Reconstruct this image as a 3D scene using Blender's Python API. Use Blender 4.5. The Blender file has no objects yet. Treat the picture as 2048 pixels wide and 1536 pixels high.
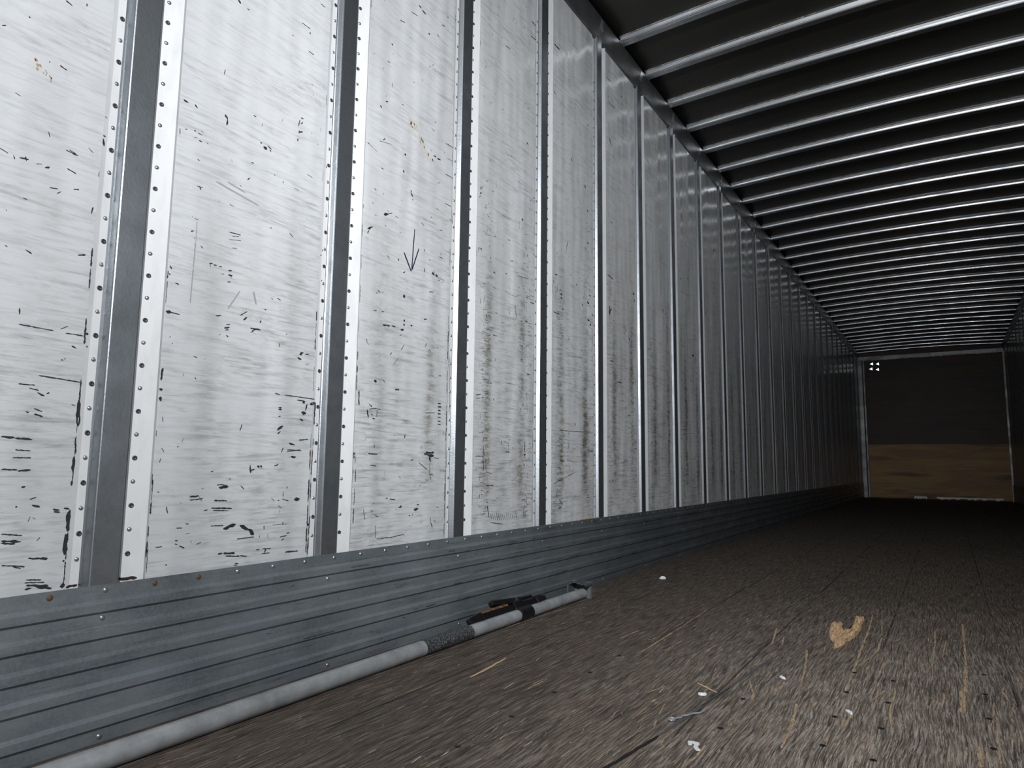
import bpy, bmesh, math, random
from mathutils import Vector, Matrix
random.seed(7)
C = bpy.context.scene.collection
sc = bpy.context.scene

# ---------------------------------------------------------------- camera
YAW, PITCH, ROLL = -0.5641, 0.1190, 0.0112
F = Vector((math.sin(YAW)*math.cos(PITCH), math.cos(YAW)*math.cos(PITCH), math.sin(PITCH)))
R = Vector((math.cos(YAW), -math.sin(YAW), 0)); U = R.cross(F)
R2 = R*math.cos(ROLL)+U*math.sin(ROLL); U2 = U*math.cos(ROLL)-R*math.sin(ROLL)
cam = bpy.data.cameras.new('camera'); co = bpy.data.objects.new('camera', cam); C.objects.link(co)
M = Matrix((R2, U2, -F)).transposed().to_4x4(); M.translation = (1.4296, 0, 0.54)
co.matrix_world = M
cam.sensor_width = 36; cam.lens = 1371.2/2048*36; cam.clip_start = .02; cam.clip_end = 100
sc.camera = co
# ---------------------------------------------------------------- world, lamp, exposure
w = bpy.data.worlds.new('world'); sc.world = w; w.use_nodes = True
w.node_tree.nodes['Background'].inputs[0].default_value = (.80, .88, 1, 1)
w.node_tree.nodes['Background'].inputs[1].default_value = .004
def torch(name, energy, half, blend, aim):                 # one hand lamp held above and behind the camera: hot core and wide spill
    ld = bpy.data.lights.new(name, 'SPOT'); lo = bpy.data.objects.new(name, ld); C.objects.link(lo)
    ld.energy = energy; ld.spot_size = math.radians(2*half); ld.spot_blend = blend; ld.shadow_soft_size = .035
    ld.color = (.95, .975, 1.0); lo.location = (1.80, -.60, 1.85)
    az, el = map(math.radians, aim)
    lo.rotation_euler = Vector((math.sin(az)*math.cos(el), math.cos(az)*math.cos(el), math.sin(el))).to_track_quat('-Z', 'Y').to_euler()
torch('lamp_core', 265, 34, 1, (-23, -11))
torch('lamp_spill', 180, 82, .6, (-20, -14))
sc.view_settings.view_transform = 'Standard'; sc.view_settings.look = 'None'
sc.view_settings.exposure = 0; sc.view_settings.gamma = 1

# ---------------------------------------------------------------- measures (metres)
W, L0, L1 = 2.418, -0.9, 15.33          # inner width, rear end, front wall
ZS, ZP, ZT = .300, 2.745, 2.800         # top of kick plate, top of wall panels, top of posts
SP = .5748
YR = [.7747, 1.3570, 1.9390, 2.5142, 3.0838, 3.6330, 4.1941]
while YR[-1] + SP < L1 - .12: YR.append(YR[-1] + SP)
CHIPS=[(.842,1.360,.853,1.357,.005),(.869,1.361,.877,1.356,.004),(.838,1.289,.839,1.275,.002),(.850,1.293,.855,1.294,.002),(.872,1.299,.876,1.299,.003),(.881,1.297,.892,1.296,.003),(.873,1.282,.879,1.285,.001),(.885,1.281,.893,1.280,.003),(.905,1.283,.909,1.282,.002),(.948,1.373,.955,1.363,.006),(.955,1.363,.953,1.348,.005),(1.026,1.406,1.034,1.406,.003),(1.050,1.344,1.055,1.346,.003),(1.060,1.338,1.071,1.337,.007),(1.079,1.337,1.084,1.336,.003),(1.172,1.466,1.181,1.468,.003),(1.169,1.459,1.166,1.440,.003),(1.173,1.449,1.179,1.457,.003),(1.167,1.423,1.181,1.431,.004),(1.167,1.421,1.169,1.430,.002),(1.166,1.405,1.165,1.397,.003),(1.211,1.442,1.212,1.439,.002),(.885,1.235,.890,1.233,.002),(1.027,1.283,1.035,1.284,.002),(1.097,1.278,1.100,1.277,.002),(1.124,1.272,1.128,1.266,.002),(1.163,1.266,1.179,1.263,.001),(1.202,1.319,1.221,1.316,.001),(.974,1.157,.987,1.155,.001),(.881,1.095,.883,1.096,.001),(.888,1.094,.898,1.093,.001),(.881,1.061,.888,1.065,.002),(.977,1.089,1.010,1.091,.002),(.987,1.081,1.006,1.086,.001),(.979,1.071,1.012,1.077,.001),(.989,1.053,1.002,1.055,.001),(1.093,1.136,1.098,1.135,.002),(.931,.999,.940,1.002,.002),(.942,.999,.951,1.000,.002),(.956,.998,.965,1.000,.002),(.982,.995,.992,.997,.003),(.982,.984,.994,.986,.004),(.989,.983,.992,.980,.002),(.964,.982,.972,.984,.001),(.981,.967,.990,.969,.002),(.838,.970,.842,.963,.004),(.837,.952,.840,.949,.003),(1.273,1.130,1.271,1.122,.002),(1.262,1.109,1.269,1.111,.003),(1.272,1.371,1.272,1.364,.002),(1.273,1.042,1.273,1.039,.003),(.837,.869,.842,.863,.004),(.842,.867,.868,.866,.002),(.985,.865,.996,.867,.002),(.980,.855,.995,.860,.003),(.983,.851,.993,.854,.002),(.986,.840,.993,.836,.002),(1.022,.894,1.040,.907,.002),(1.031,.884,1.041,.893,.004),(1.052,.868,1.082,.869,.003),(1.056,.862,1.074,.870,.003),(1.053,.858,1.062,.862,.002),(1.078,.886,1.082,.892,.003),(1.089,.923,1.096,.922,.002),(.908,.778,.917,.776,.002),(.838,.742,.836,.715,.004),(.834,.697,.838,.694,.005),(.835,.678,.839,.672,.005),(1.206,.825,1.219,.832,.007),(1.213,.833,1.210,.825,.005),(1.200,.816,1.213,.813,.006),(1.160,.870,1.163,.873,.002),(1.135,.716,1.150,.713,.002),(1.164,.714,1.266,.712,.002),(1.205,.705,1.233,.703,.003),(1.224,.698,1.231,.701,.005),(1.248,.697,1.270,.702,.008),(1.270,.705,1.268,.643,.005),(1.240,.697,1.234,.678,.004),(1.221,.674,1.237,.672,.006),(1.226,.667,1.231,.672,.004),(1.217,.655,1.229,.653,.005),(1.147,.680,1.158,.681,.003),(1.147,.676,1.159,.676,.003),(1.148,.658,1.156,.659,.002),(1.147,.623,1.165,.635,.007),(1.149,.614,1.158,.621,.003),(1.039,.616,1.044,.632,.002),(1.218,.601,1.248,.604,.003),(1.186,.592,1.205,.588,.005),(1.181,.575,1.228,.574,.002),(1.181,.570,1.222,.576,.002),(1.194,.558,1.210,.557,.006),(1.073,.535,1.076,.516,.004),(1.076,.522,1.087,.525,.003),(1.093,.533,1.101,.531,.005),(1.103,.535,1.107,.530,.004),(.987,.489,1.006,.490,.002),(.992,.483,1.017,.485,.006),(1.019,.505,1.021,.499,.002),(1.050,.486,1.060,.478,.002),(.921,.464,.944,.465,.004),(.921,.457,.954,.459,.002),(.982,.454,1.016,.452,.003),(.976,.437,1.030,.434,.003),(.981,.432,1.022,.429,.002),(1.176,.469,1.176,.456,.002),(1.174,.451,1.194,.445,.002),(1.211,.448,1.229,.449,.006),(1.215,.451,1.221,.453,.003),(1.010,.388,1.043,.397,.007),(1.054,.393,1.080,.381,.008),(1.079,.383,1.095,.369,.010),(.977,.397,1.010,.396,.002),(1.048,.362,1.096,.363,.002),(.893,.398,.908,.397,.002),(.893,.372,.900,.370,.002),(.893,.364,.900,.363,.002),(.850,.361,.865,.361,.002),(1.148,.388,1.193,.388,.001),(1.172,.357,1.194,.359,.002),(1.178,.348,1.186,.352,.002),(1.103,.332,1.113,.332,.002),(1.122,.333,1.147,.331,.002),(1.132,.333,1.128,.321,.003),(1.120,.321,1.144,.321,.002),(1.191,.318,1.232,.317,.003),(1.000,.332,1.012,.333,.004),(1.014,.332,1.045,.330,.004),(1.019,.326,1.058,.321,.003),(1.058,.323,1.079,.319,.003),(1.045,.306,1.056,.305,.004),(1.043,.301,1.054,.301,.003),(.876,.323,.878,.320,.003),(.832,.406,.832,.384,.003),(.831,.376,.831,.342,.004),(.832,.516,.833,.493,.002),(1.270,.607,1.269,.587,.003),(1.268,.578,1.266,.510,.004),(1.267,.491,1.266,.448,.004),(1.269,.405,1.266,.354,.004),(1.267,.349,1.265,.305,.005),(1.258,.382,1.267,.380,.005),(.560,.788,.619,.786,.002),(.640,.785,.672,.785,.002),(.677,.791,.682,.790,.004),(.680,.766,.683,.764,.003),(.636,.733,.640,.732,.002),(.600,.698,.675,.693,.002),(.569,.679,.596,.679,.002),(.587,.673,.603,.670,.002),(.601,.666,.613,.661,.004),(.598,.636,.612,.631,.002),(.599,.626,.614,.622,.003),(.674,.658,.677,.608,.007),(.674,.585,.677,.554,.003),(.674,.549,.674,.520,.006),(.674,.502,.674,.493,.005),(.550,.582,.572,.581,.004),(.572,.580,.600,.579,.003),(.574,.559,.599,.558,.002),(.571,.545,.601,.545,.002),(.555,.524,.581,.523,.003),(.581,.521,.602,.523,.003),(.589,.492,.596,.493,.003),(.583,.458,.586,.456,.003),(.609,.459,.623,.455,.003),(.645,.450,.657,.447,.003),(.647,.445,.658,.444,.003),(.664,.451,.674,.449,.003),(.673,.444,.674,.407,.007),(.672,.402,.672,.363,.008),(.566,.398,.597,.394,.004),(.566,.394,.588,.391,.003),(.565,.410,.598,.405,.002),(.611,.363,.644,.360,.003),(.625,.363,.643,.358,.003),(.570,.355,.607,.349,.002),(.671,.354,.673,.351,.004),(.611,.325,.636,.322,.002),(.609,.320,.642,.317,.002),(.612,.315,.649,.310,.003),(.629,.310,.655,.304,.005),(.610,.308,.621,.309,.003),(.674,.311,.673,.302,.007),(.839,.742,.837,.729,.005),(.838,.698,.839,.693,.005),(.838,.680,.839,.670,.006),(.836,.867,.848,.868,.006),(.964,1.682,.970,1.674,.007),(1.221,1.829,1.237,1.828,.002),(1.159,1.735,1.189,1.734,.002),(1.187,1.721,1.191,1.721,.005),(.528,1.375,.529,1.374,.003),(.587,1.308,.600,1.304,.002),(.678,1.196,.681,1.182,.007),(.677,1.203,.683,1.203,.003),(.678,1.244,.683,1.243,.002),(.535,1.098,.550,1.100,.004),(.544,1.104,.547,1.096,.002),(.525,1.099,.528,1.092,.002),(.578,1.095,.586,1.099,.003),(.563,1.097,.573,1.100,.001),(.611,1.144,.634,1.141,.002),(.617,1.147,.630,1.143,.002),(.616,1.108,.633,1.104,.002),(.631,1.071,.641,1.074,.002),(1.187,1.668,1.206,1.666,.002),(1.423,1.504,1.433,1.500,.003),(1.433,1.500,1.467,1.491,.001),(1.473,1.529,1.528,1.541,.001),(1.589,1.533,1.597,1.535,.006),(1.736,1.589,1.751,1.589,.004),(1.756,1.586,1.775,1.587,.005),(1.802,1.660,1.850,1.661,.002),(1.811,1.608,1.844,1.610,.001),(1.803,1.548,1.853,1.549,.002),(1.804,1.442,1.840,1.442,.002),(1.588,1.479,1.589,1.471,.006),(1.589,1.464,1.591,1.458,.002),(1.625,1.426,1.630,1.419,.006),(1.626,1.417,1.636,1.406,.006),(1.632,1.396,1.639,1.397,.002),(1.581,1.377,1.584,1.376,.003),(1.504,1.304,1.525,1.312,.007),(1.525,1.314,1.542,1.321,.002),(1.520,1.324,1.524,1.319,.002),(1.437,1.238,1.458,1.251,.007),(1.437,1.224,1.444,1.236,.004),(1.681,1.334,1.697,1.328,.002),(1.781,1.339,1.794,1.342,.002),(1.578,1.270,1.584,1.269,.002),(1.648,1.302,1.651,1.291,.004),(1.574,1.183,1.580,1.178,.005),(1.699,1.247,1.704,1.244,.004),(1.779,1.244,1.799,1.244,.002),(1.703,1.185,1.706,1.172,.004),(1.743,1.177,1.757,1.177,.009),(1.752,1.188,1.756,1.180,.003),(1.762,1.176,1.775,1.175,.007),(1.775,1.171,1.810,1.169,.001),(1.838,1.194,1.841,1.191,.003),(1.832,1.393,1.847,1.391,.003),(1.849,1.437,1.854,1.383,.003),(1.852,1.251,1.854,1.245,.003),(1.608,1.075,1.608,1.064,.009),(1.731,1.111,1.755,1.116,.002),(1.483,1.052,1.491,1.054,.001),(1.798,1.160,1.806,1.162,.001),(1.511,1.270,1.516,1.271,.002),(1.482,1.052,1.488,1.053,.002),(1.510,1.060,1.515,1.060,.002),(1.476,.997,1.488,.999,.002),(1.509,1.001,1.521,1.001,.003),(1.708,1.013,1.725,1.018,.004),(1.708,1.018,1.713,1.011,.003),(1.514,.961,1.547,.963,.005),(1.557,.965,1.573,.965,.006),(1.609,.991,1.616,.992,.007),(1.608,.979,1.616,.979,.007),(1.596,.960,1.612,.962,.005),(1.642,.982,1.652,.982,.004),(1.602,.896,1.615,.915,.002),(1.717,.923,1.728,.939,.002),(1.569,.846,1.591,.870,.001),(1.487,.788,1.498,.784,.008),(1.579,.769,1.599,.771,.004),(1.427,.751,1.429,.709,.005),(1.469,.715,1.483,.709,.003),(1.463,.699,1.469,.675,.005),(1.470,.701,1.505,.706,.002),(1.505,.705,1.503,.680,.002),(1.485,.676,1.496,.674,.004),(1.480,.688,1.487,.684,.003),(1.791,.744,1.809,.745,.005),(1.792,.733,1.810,.734,.004),(1.792,.721,1.808,.721,.004),(1.792,.710,1.809,.710,.004),(1.793,.698,1.809,.698,.003),(1.793,.685,1.810,.685,.003),(1.794,.675,1.810,.674,.003),(1.729,.708,1.777,.712,.002),(1.583,.629,1.587,.628,.003),(1.629,.622,1.633,.634,.005),(1.473,.571,1.512,.570,.003),(1.482,.538,1.506,.537,.002),(1.734,.580,1.778,.581,.006),(1.743,.574,1.778,.570,.009),(1.754,.569,1.762,.550,.007),(1.726,.577,1.748,.572,.004),(1.779,.564,1.804,.562,.002),(1.757,.547,1.759,.509,.002),(1.759,.509,1.766,.493,.002),(1.702,.548,1.745,.525,.002),(1.572,.437,1.596,.435,.003),(1.612,.410,1.626,.412,.004),(1.621,.417,1.626,.412,.003),(1.684,.400,1.706,.403,.008),(1.698,.416,1.709,.415,.003),(1.492,.407,1.501,.405,.003),(1.660,.384,1.668,.383,.003),(1.599,.407,1.603,.406,.003),(1.462,.414,1.470,.382,.002),(1.767,.373,1.769,.357,.002),(1.769,.357,1.779,.339,.003),(1.513,.363,1.517,.326,.002),(1.520,.324,1.571,.324,.002),(1.571,.322,1.639,.328,.002),(1.639,.329,1.641,.323,.003),(1.420,.573,1.423,.544,.002),(1.425,.525,1.426,.491,.003),(1.424,.472,1.424,.425,.002),(1.424,.416,1.423,.373,.003),(1.848,.588,1.850,.531,.003),(1.849,1.025,1.851,.983,.002),(1.850,.953,1.851,.871,.002),(1.846,.509,1.849,.313,.002),(2.026,1.154,2.027,1.134,.002),(2.068,1.102,2.068,1.086,.003),(2.077,1.094,2.079,1.085,.002),(2.093,1.099,2.093,1.088,.003),(2.113,1.031,2.141,1.031,.002),(2.147,1.015,2.187,1.013,.001),(2.269,1.178,2.280,1.127,.003),(2.292,1.032,2.347,1.032,.001),(2.316,1.187,2.319,1.183,.004),(2.386,1.214,2.422,1.214,.003),(2.342,1.130,2.368,1.127,.004),(2.049,.894,2.054,.893,.004),(2.048,.874,2.051,.872,.004),(2.320,.963,2.328,.967,.004),(2.080,.845,2.113,.847,.002),(2.009,.793,2.040,.798,.003),(2.011,.781,2.035,.784,.002),(2.062,.809,2.090,.817,.002),(2.069,.802,2.087,.806,.002),(2.365,.910,2.391,.912,.003),(2.411,.919,2.417,.917,.004),(2.419,.832,2.421,.829,.005),(2.421,.794,2.423,.790,.006),(2.061,.611,2.067,.576,.003),(2.062,.576,2.066,.523,.004),(2.069,.588,2.084,.517,.002),(2.011,.573,2.065,.573,.002),(2.079,.517,2.122,.511,.002),(2.086,.469,2.133,.468,.003),(2.182,.636,2.183,.621,.003),(2.231,.629,2.234,.591,.002),(2.214,.594,2.241,.593,.003),(2.346,.587,2.360,.586,.008),(2.351,.639,2.354,.594,.004),(2.419,.655,2.421,.586,.003),(2.346,.549,2.353,.539,.005),(2.093,.396,2.105,.352,.005),(2.115,.366,2.124,.342,.002),(2.128,.363,2.137,.341,.002),(2.141,.360,2.150,.341,.002),(2.153,.369,2.163,.340,.002),(2.167,.366,2.176,.339,.002),(2.180,.363,2.189,.338,.002),(2.193,.360,2.203,.337,.002),(2.207,.356,2.216,.337,.002),(2.220,.365,2.230,.336,.002),(2.234,.362,2.244,.335,.002),(2.248,.359,2.258,.334,.002),(2.262,.356,2.272,.333,.002),(2.276,.353,2.286,.332,.002),(2.290,.362,2.300,.332,.002),(2.116,.334,2.203,.322,.002),(2.346,.383,2.351,.344,.002),(2.356,.389,2.361,.350,.002),(2.580,1.356,2.591,1.343,.004),(2.648,1.308,2.664,1.304,.007),(2.651,1.292,2.667,1.292,.007),(2.667,1.243,2.680,1.241,.009),(2.586,1.214,2.641,1.212,.003),(2.596,1.214,2.634,1.214,.002),(2.920,1.328,2.943,1.325,.010),(2.863,1.308,2.880,1.300,.005),(2.925,1.242,2.947,1.242,.006),(2.950,1.228,2.964,1.221,.010),(2.855,1.084,2.866,1.084,.005),(2.657,1.119,2.683,1.122,.003),(2.956,1.364,2.962,1.362,.004),(2.974,1.279,2.988,1.274,.006),(2.930,1.430,2.933,1.426,.005),(2.789,.737,2.795,.728,.006),(2.732,.640,2.732,.624,.003),(2.875,.642,2.883,.637,.006),(2.901,.849,2.913,.848,.005),(2.588,.465,2.792,.514,.002),(2.637,.696,2.935,.703,.002),(2.653,.565,2.691,.564,.004),(2.737,.545,2.745,.523,.002),(2.646,.398,2.676,.376,.004),(3.175,1.361,3.185,1.350,.009),(3.175,1.335,3.183,1.316,.008),(2.895,1.904,2.906,1.896,.007),(2.921,1.789,2.931,1.781,.005),(2.752,1.986,2.764,1.980,.005),(2.928,1.625,2.936,1.620,.005),(2.902,1.592,2.907,1.584,.005),(2.705,1.539,2.722,1.572,.002),(3.182,1.358,3.190,1.322,.012),(3.175,1.329,3.208,1.353,.007),(3.495,1.500,3.519,1.497,.011),(3.512,1.472,3.518,1.454,.009),(3.432,1.238,3.445,1.224,.009),(3.381,1.281,3.400,1.265,.005),(3.197,1.819,3.227,1.815,.005),(3.163,1.523,3.229,1.513,.004),(3.187,1.080,3.222,1.079,.006),(3.275,.980,3.336,.980,.004),(3.306,.996,3.305,.964,.003),(3.966,1.503,3.983,1.495,.012),(3.758,1.263,3.764,1.222,.004),(3.747,1.143,3.754,1.137,.006),(4.314,1.782,4.338,1.780,.007),(4.464,1.818,4.489,1.821,.007),(4.534,1.302,4.570,1.300,.017),(4.301,1.108,4.315,1.099,.010),(4.365,.974,4.389,.975,.008),(5.100,2.195,5.132,2.195,.010),(4.857,1.639,4.908,1.693,.005),(2.790,.735,2.797,.727,.007),(2.732,.636,2.734,.626,.004),(2.882,.641,2.886,.636,.007),(3.164,.474,3.172,.469,.007),(3.413,.816,3.435,.814,.006),(4.051,.751,4.057,.715,.004),(2.345,1.894,2.361,1.889,.006),(2.229,1.787,2.231,1.784,.003),(2.052,1.617,2.064,1.616,.003),(2.013,1.567,2.021,1.585,.002),(2.019,1.569,2.032,1.587,.002),(2.014,1.551,2.022,1.559,.007),(2.011,1.535,2.016,1.545,.004),(2.051,1.511,2.058,1.508,.002),(2.052,1.524,2.057,1.511,.002),(2.065,1.487,2.069,1.486,.004),(2.078,1.494,2.083,1.493,.004),(2.069,1.481,2.075,1.480,.004),(2.080,1.479,2.084,1.477,.004),(2.314,1.549,2.325,1.547,.010),(2.402,1.671,2.416,1.672,.003),(2.121,1.647,2.125,1.612,.001),(2.294,1.534,2.296,1.499,.002),(2.075,1.434,2.081,1.433,.002),(2.210,1.431,2.227,1.431,.002),(2.009,1.339,2.012,1.325,.003),(2.012,1.342,2.034,1.341,.002),(2.413,1.427,2.422,1.425,.004),(2.087,1.325,2.093,1.322,.004),(2.234,1.351,2.250,1.353,.003),(2.188,1.322,2.191,1.322,.002),(2.109,1.272,2.124,1.273,.003),(2.115,1.281,2.126,1.271,.002),(2.197,1.290,2.205,1.290,.005),(2.281,1.302,2.365,1.308,.002),(2.413,1.295,2.421,1.294,.003),(2.116,1.218,2.125,1.212,.002),(2.194,1.220,2.232,1.213,.001),(2.232,1.213,2.271,1.213,.001),(2.271,1.213,2.315,1.231,.001),(2.929,2.233,2.944,2.233,.004),(2.792,2.073,2.797,2.072,.004),(2.767,2.001,2.773,1.995,.004),(2.757,1.977,2.762,1.976,.003),(2.895,1.906,2.906,1.903,.005),(2.903,1.902,2.906,1.892,.003),(2.920,1.792,2.934,1.785,.005),(2.937,1.758,2.941,1.757,.003),(2.917,1.722,2.925,1.721,.004),(2.642,1.693,2.647,1.693,.003),(2.697,1.507,2.722,1.573,.002),(2.919,1.624,2.941,1.624,.006),(2.898,1.595,2.905,1.585,.004),(2.599,1.385,2.620,1.388,.004),(2.648,1.308,2.667,1.309,.005),(2.801,1.388,2.815,1.388,.004),(2.926,1.411,2.933,1.410,.004),(2.940,1.366,2.954,1.364,.004),(3.195,2.272,3.210,2.269,.009),(1.638,2.080,1.652,2.078,.005),(1.655,2.074,1.677,2.071,.005),(1.601,2.035,1.633,2.039,.002),(1.549,1.974,1.572,1.978,.003),(1.691,2.009,1.700,2.010,.005),(1.764,2.083,1.780,2.086,.003),(1.513,1.873,1.519,1.868,.005),(1.520,1.842,1.523,1.841,.003),(1.718,1.909,1.724,1.910,.004),(1.702,1.895,1.707,1.895,.004),(1.622,1.798,1.626,1.796,.003),(1.471,1.643,1.479,1.641,.005),(2.379,2.462,2.423,2.460,.005),(2.373,2.390,2.421,2.395,.004),(2.584,2.469,2.636,2.471,.008),(2.178,2.235,2.210,2.238,.003),(2.585,2.244,2.597,2.229,.006),(3.154,2.602,3.211,2.602,.004),(3.343,2.588,3.367,2.590,.005),(3.182,2.471,3.272,2.479,.003),(3.191,2.264,3.223,2.244,.007)]
ARROW=[(1.649,1.295,1.640,1.159,.004),(1.601,1.211,1.638,1.158,.005),(1.674,1.245,1.641,1.162,.004)]
STAIN=[(.538,1.294,.553,1.287,.017),(.561,1.282,.567,1.280,.009),(.570,1.280,.578,1.268,.009)]
YELLOW=[(1.609,1.660,1.645,1.651,.025),(1.645,1.639,1.728,1.562,.034)]
FAINT=[(.894,1.089,.895,1.041,.002),(.894,1.040,.893,.979,.003),(.893,.979,.891,.896,.003),(.933,1.200,1.057,1.181,.004),(.965,1.210,1.016,1.201,.004),(1.055,.961,1.065,.929,.005),(1.017,.953,.987,.903,.003),(1.807,.523,1.848,.521,.007),(1.860,.709,1.857,.913,.006)]
GOUGE=[(.788,1.924,.781,1.995,.005),(.781,1.995,.777,2.054,.004),(.777,2.054,.781,2.109,.003),(.972,1.877,.991,1.815,.005),(.991,1.815,1.004,1.780,.007),(1.004,1.780,1.013,1.728,.009),(1.041,2.290,1.062,2.153,.009),(1.062,2.153,1.078,2.010,.008),(1.078,2.010,1.089,1.896,.006),(1.054,1.735,1.057,1.695,.003),(1.057,1.695,1.041,1.643,.005),(1.041,1.643,1.021,1.565,.003),(1.141,1.806,1.139,1.750,.007),(1.103,1.765,1.116,1.661,.009),(1.116,1.661,1.123,1.566,.010),(1.123,1.566,1.126,1.473,.007),(.998,1.407,1.000,1.346,.006),(1.000,1.346,.993,1.281,.005),(.811,1.657,.808,1.704,.005),(.818,1.579,.821,1.609,.006),(.880,1.440,.870,1.481,.004),(.862,1.518,.849,1.592,.003),(.849,1.592,.849,1.666,.003),(.852,1.685,.856,1.712,.004),(.921,1.462,.920,1.399,.003),(.920,1.399,.920,1.349,.002),(1.030,1.382,1.028,1.402,.005),(1.074,1.467,1.075,1.566,.002),(1.196,1.549,1.194,1.601,.005),(1.048,1.920,1.051,1.847,.006),(.916,1.375,.937,1.346,.003),(1.162,2.972,1.174,2.676,.006),(1.174,2.676,1.177,2.456,.008),(1.177,2.456,1.181,2.271,.008),(1.181,2.271,1.185,2.111,.009),(1.185,2.111,1.187,1.938,.004),(1.192,2.993,1.216,2.638,.004),(1.220,2.592,1.221,2.376,.007),(1.221,2.376,1.189,2.169,.005),(1.247,2.268,1.246,2.175,.006),(1.246,2.175,1.244,2.088,.008),(1.269,1.990,1.249,1.889,.006),(1.291,2.005,1.291,1.901,.005),(1.291,1.901,1.289,1.851,.007),(1.289,1.851,1.298,1.744,.008),(1.363,2.808,1.366,2.602,.006),(1.366,2.602,1.364,2.348,.005),(1.364,2.348,1.366,2.193,.003),(1.377,2.419,1.347,2.212,.003),(1.395,2.668,1.387,2.426,.004),(1.445,2.973,1.444,2.672,.007),(1.444,2.672,1.443,2.355,.007),(1.443,2.355,1.439,2.222,.013),(1.439,2.222,1.437,2.086,.011),(1.431,2.100,1.429,1.908,.018),(1.422,1.926,1.420,1.707,.002),(1.514,2.148,1.521,2.074,.007),(1.526,2.020,1.528,1.967,.004),(1.554,2.301,1.555,2.176,.004),(1.216,1.834,1.234,1.842,.007),(1.221,1.790,1.215,1.664,.009),(1.490,2.019,1.485,1.924,.004),(1.492,1.921,1.484,1.738,.004),(1.484,1.721,1.484,1.628,.005),(1.453,1.700,1.451,1.587,.011),(1.463,1.706,1.464,1.625,.005),(1.393,2.039,1.391,1.952,.006),(1.431,1.685,1.430,1.634,.006),(1.259,1.593,1.262,1.555,.006),(1.348,2.682,1.348,2.620,.005),(.638,1.981,.632,2.269,.007),(.632,2.269,.620,2.704,.005),(.521,2.092,.530,2.233,.006),(.689,2.030,.695,2.182,.005),(.793,2.075,.797,2.191,.007),(.940,2.291,.907,2.534,.007),(.967,2.310,.951,2.425,.006),(.867,2.581,.933,2.791,.003),(.823,1.455,.824,1.548,.004),(.787,1.644,.808,1.716,.006),(1.443,2.986,1.443,2.768,.007),(.198,1.555,.209,1.635,.004),(.307,1.272,.312,1.374,.003),(.143,2.008,.162,2.415,.005),(.196,2.363,.219,2.476,.004),(.534,1.501,.535,1.601,.005),(.524,1.543,.528,1.604,.003),(.153,1.289,.158,1.309,.002)]
FLAKE=[(1.062,2.597),(1.055,2.718),(1.086,2.749),(1.094,2.654),(1.107,2.603),(1.125,2.624),(1.122,2.803),(1.118,2.879),(1.129,2.866),(1.144,2.857),(1.145,2.762),(1.152,2.660),(1.144,2.555),(1.135,2.479),(1.125,2.392),(1.109,2.345),(1.105,2.421),(1.080,2.479),(1.077,2.525)]
HOLES=[(1.189,2.113),(1.281,2.089),(1.282,1.892),(1.282,1.701),(1.282,1.513),(1.190,1.721),(1.192,1.534),(1.191,1.920),(.992,1.726),(1.482,2.291),(1.477,2.096),(1.477,1.900),(1.476,1.706),(.900,1.510),(.998,1.512)]


# ---------------------------------------------------------------- materials
class N:
    def __init__(s, name):
        s.m = bpy.data.materials.new(name); s.m.use_nodes = True; s.t = s.m.node_tree
        s.p = s.t.nodes['Principled BSDF']
        s.pos = s.t.nodes.new('ShaderNodeNewGeometry').outputs['Position']
    def n(s, k, **a):
        o = s.t.nodes.new(k)
        for q, v in a.items(): setattr(o, q, v)
        return o
    def put(s, sock, v):
        if isinstance(v, bpy.types.NodeSocket): s.t.links.new(v, sock)
        elif v is not None: sock.default_value = v
    def math(s, op, a, b=None, c=None, clamp=False):
        o = s.n('ShaderNodeMath', operation=op, use_clamp=clamp)
        for i, v in enumerate((a, b, c)): s.put(o.inputs[i], v)
        return o.outputs[0]
    def scale(s, v):
        o = s.n('ShaderNodeVectorMath', operation='MULTIPLY'); s.put(o.inputs[0], s.pos); o.inputs[1].default_value = v
        return o.outputs[0]
    def noise(s, v, sc=1, det=4, rough=.55, dist=0):
        o = s.n('ShaderNodeTexNoise'); s.put(o.inputs['Vector'], s.scale(v) if isinstance(v, tuple) else v)
        o.inputs['Scale'].default_value = sc; o.inputs['Detail'].default_value = det
        o.inputs['Roughness'].default_value = rough; o.inputs['Distortion'].default_value = dist
        return o.outputs[0]
    def ramp(s, f, a, b, lo=0., hi=1.):
        o = s.n('ShaderNodeMapRange'); s.put(o.inputs[0], f)
        for i, v in zip((1, 2, 3, 4), (a, b, lo, hi)): o.inputs[i].default_value = v
        return o.outputs[0]
    def mix(s, f, a, b):
        o = s.n('ShaderNodeMix', data_type='RGBA'); s.put(o.inputs[0], f)
        for i, v in ((6, a), (7, b)): s.put(o.inputs[i], (*v, 1) if isinstance(v, tuple) else v)
        return o.outputs[2]
    def xyz(s):
        o = s.n('ShaderNodeSeparateXYZ'); s.put(o.inputs[0], s.pos); return o.outputs
    def bump(s, h, strength, dist):
        o = s.n('ShaderNodeBump'); s.put(o.inputs['Height'], h); o.inputs['Strength'].default_value = strength
        o.inputs['Distance'].default_value = dist; return o.outputs[0]
    def set(s, **a):
        for q, v in a.items():
            q = {'col': 'Base Color', 'rough': 'Roughness', 'metal': 'Metallic', 'nor': 'Normal', 'spec': 'Specular IOR Level',
                 'coat': 'Coat Weight', 'coatr': 'Coat Roughness', 'em': 'Emission Color', 'es': 'Emission Strength'}[q]
            s.put(s.p.inputs[q], (*v, 1) if isinstance(v, tuple) else v)
        return s.m

def flat(name, col, rough=.5, metal=0., **k):
    return N(name).set(col=col, rough=rough, metal=metal, **k)

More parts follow.
